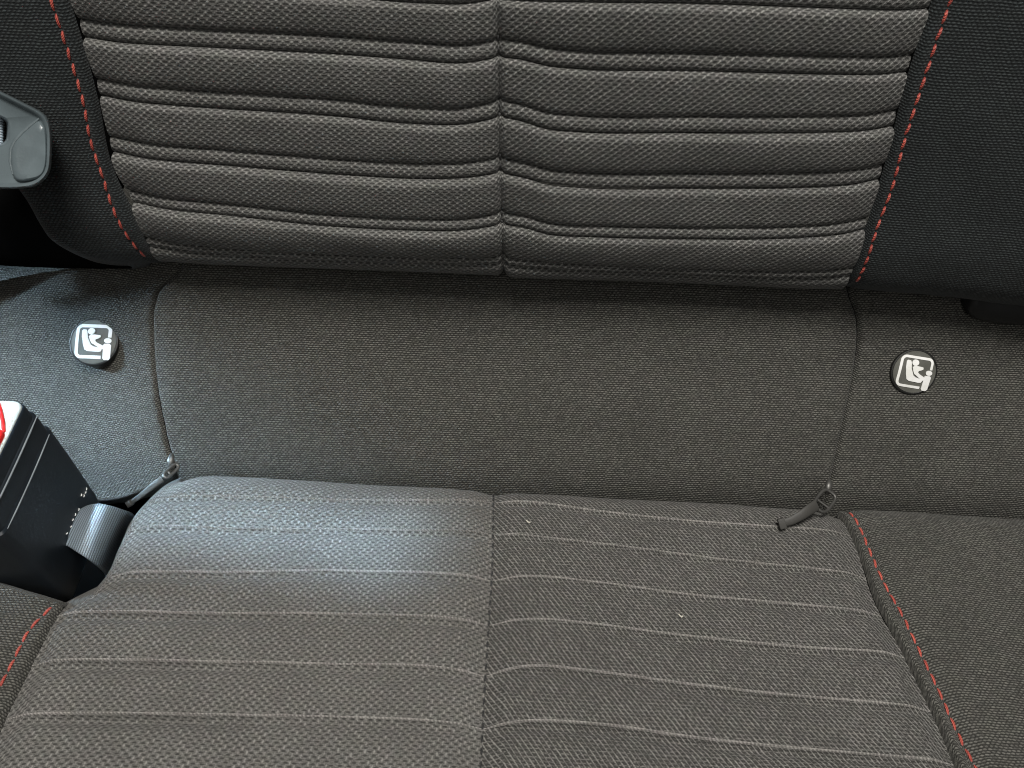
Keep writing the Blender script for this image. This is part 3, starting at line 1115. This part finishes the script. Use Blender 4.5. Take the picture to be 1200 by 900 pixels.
rp = [at(*p, tz + .0008) for p in [(46, 139), (36, 147), (26, 156), (18, 165), (13, 175), (12, 190), (15, 204)]]
bm_obj('moulded_edge', tube(rp, [.0003, .0005, .0006, .0006, .0005, .0004, .0002], 8), M['grey_plastic'], tongue)
P = np.zeros((20, 30, 3))
UV = np.zeros((20, 30, 2))
for i in range(30):
    for j in range(20):
        x = -90 + 95 * i / 29
        P[j, i] = at(x, 128 + 46 * j / 19, tz + .0085 + .001 * math.sin(i / 29 * 3))
        UV[j, i] = (j / 19 * 1.1, i / 29 * 2.2)
o = grid_obj('belt_webbing', P, M['webbing'], tongue, UV)
sm = o.modifiers.new('thickness', 'SOLIDIFY')
sm.thickness = .0012

# ------------------------------------------------------------------ hinge cover under the right bolster
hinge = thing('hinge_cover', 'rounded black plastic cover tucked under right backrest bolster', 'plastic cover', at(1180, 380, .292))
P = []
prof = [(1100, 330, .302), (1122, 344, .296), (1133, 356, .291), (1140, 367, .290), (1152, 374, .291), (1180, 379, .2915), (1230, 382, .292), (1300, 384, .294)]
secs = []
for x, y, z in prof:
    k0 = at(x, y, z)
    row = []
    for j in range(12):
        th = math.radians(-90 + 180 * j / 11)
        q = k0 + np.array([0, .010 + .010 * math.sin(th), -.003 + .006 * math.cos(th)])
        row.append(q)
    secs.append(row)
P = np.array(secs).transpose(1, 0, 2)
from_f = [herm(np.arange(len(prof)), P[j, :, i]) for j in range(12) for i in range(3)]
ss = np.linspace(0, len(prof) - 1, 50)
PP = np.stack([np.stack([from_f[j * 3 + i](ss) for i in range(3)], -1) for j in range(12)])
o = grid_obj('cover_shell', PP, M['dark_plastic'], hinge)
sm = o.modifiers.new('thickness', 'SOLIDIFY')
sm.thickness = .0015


# near-black sheet added to darken the shaded gap left of the backrest, above the skirt
gap_sheet = thing('gap_shade_sheet', 'near-black sheet added for the shaded gap below the grey belt tongue', 'plastic cover', at(60, 306, .288))
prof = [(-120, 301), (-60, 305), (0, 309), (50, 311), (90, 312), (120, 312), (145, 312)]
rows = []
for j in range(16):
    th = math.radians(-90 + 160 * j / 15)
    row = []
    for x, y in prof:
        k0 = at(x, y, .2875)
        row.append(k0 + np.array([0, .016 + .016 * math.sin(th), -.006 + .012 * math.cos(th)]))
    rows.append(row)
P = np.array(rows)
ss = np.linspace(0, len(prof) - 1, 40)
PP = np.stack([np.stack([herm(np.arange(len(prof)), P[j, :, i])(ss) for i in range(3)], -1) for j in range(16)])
o = grid_obj('cover_shell', PP, M['gap_black'], gap_sheet)
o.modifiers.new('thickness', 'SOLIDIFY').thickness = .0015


# ------------------------------------------------------------------ lint
def lint(px, py, label):
    u, v = CUSH.hit(px, py)
    p, a, b, n = CUSH.frame(u, v, .0011)
    pts = [p + a * .0006 * math.cos(i * 1.1) + b * .0005 * math.sin(i * 1.7) + n * .0002 * i / 4 for i in range(6)]
    o = bm_obj('lint_speck', tube(pts, .00022, 5), M['lint'], None)
    tag(o, label, 'lint', 'lint specks on the cushion')


lint(797, 724, 'tiny pale lint speck on the right half of the cushion')
lint(619, 614, 'tiny pale lint speck near the cushion seam, below the plain strip')
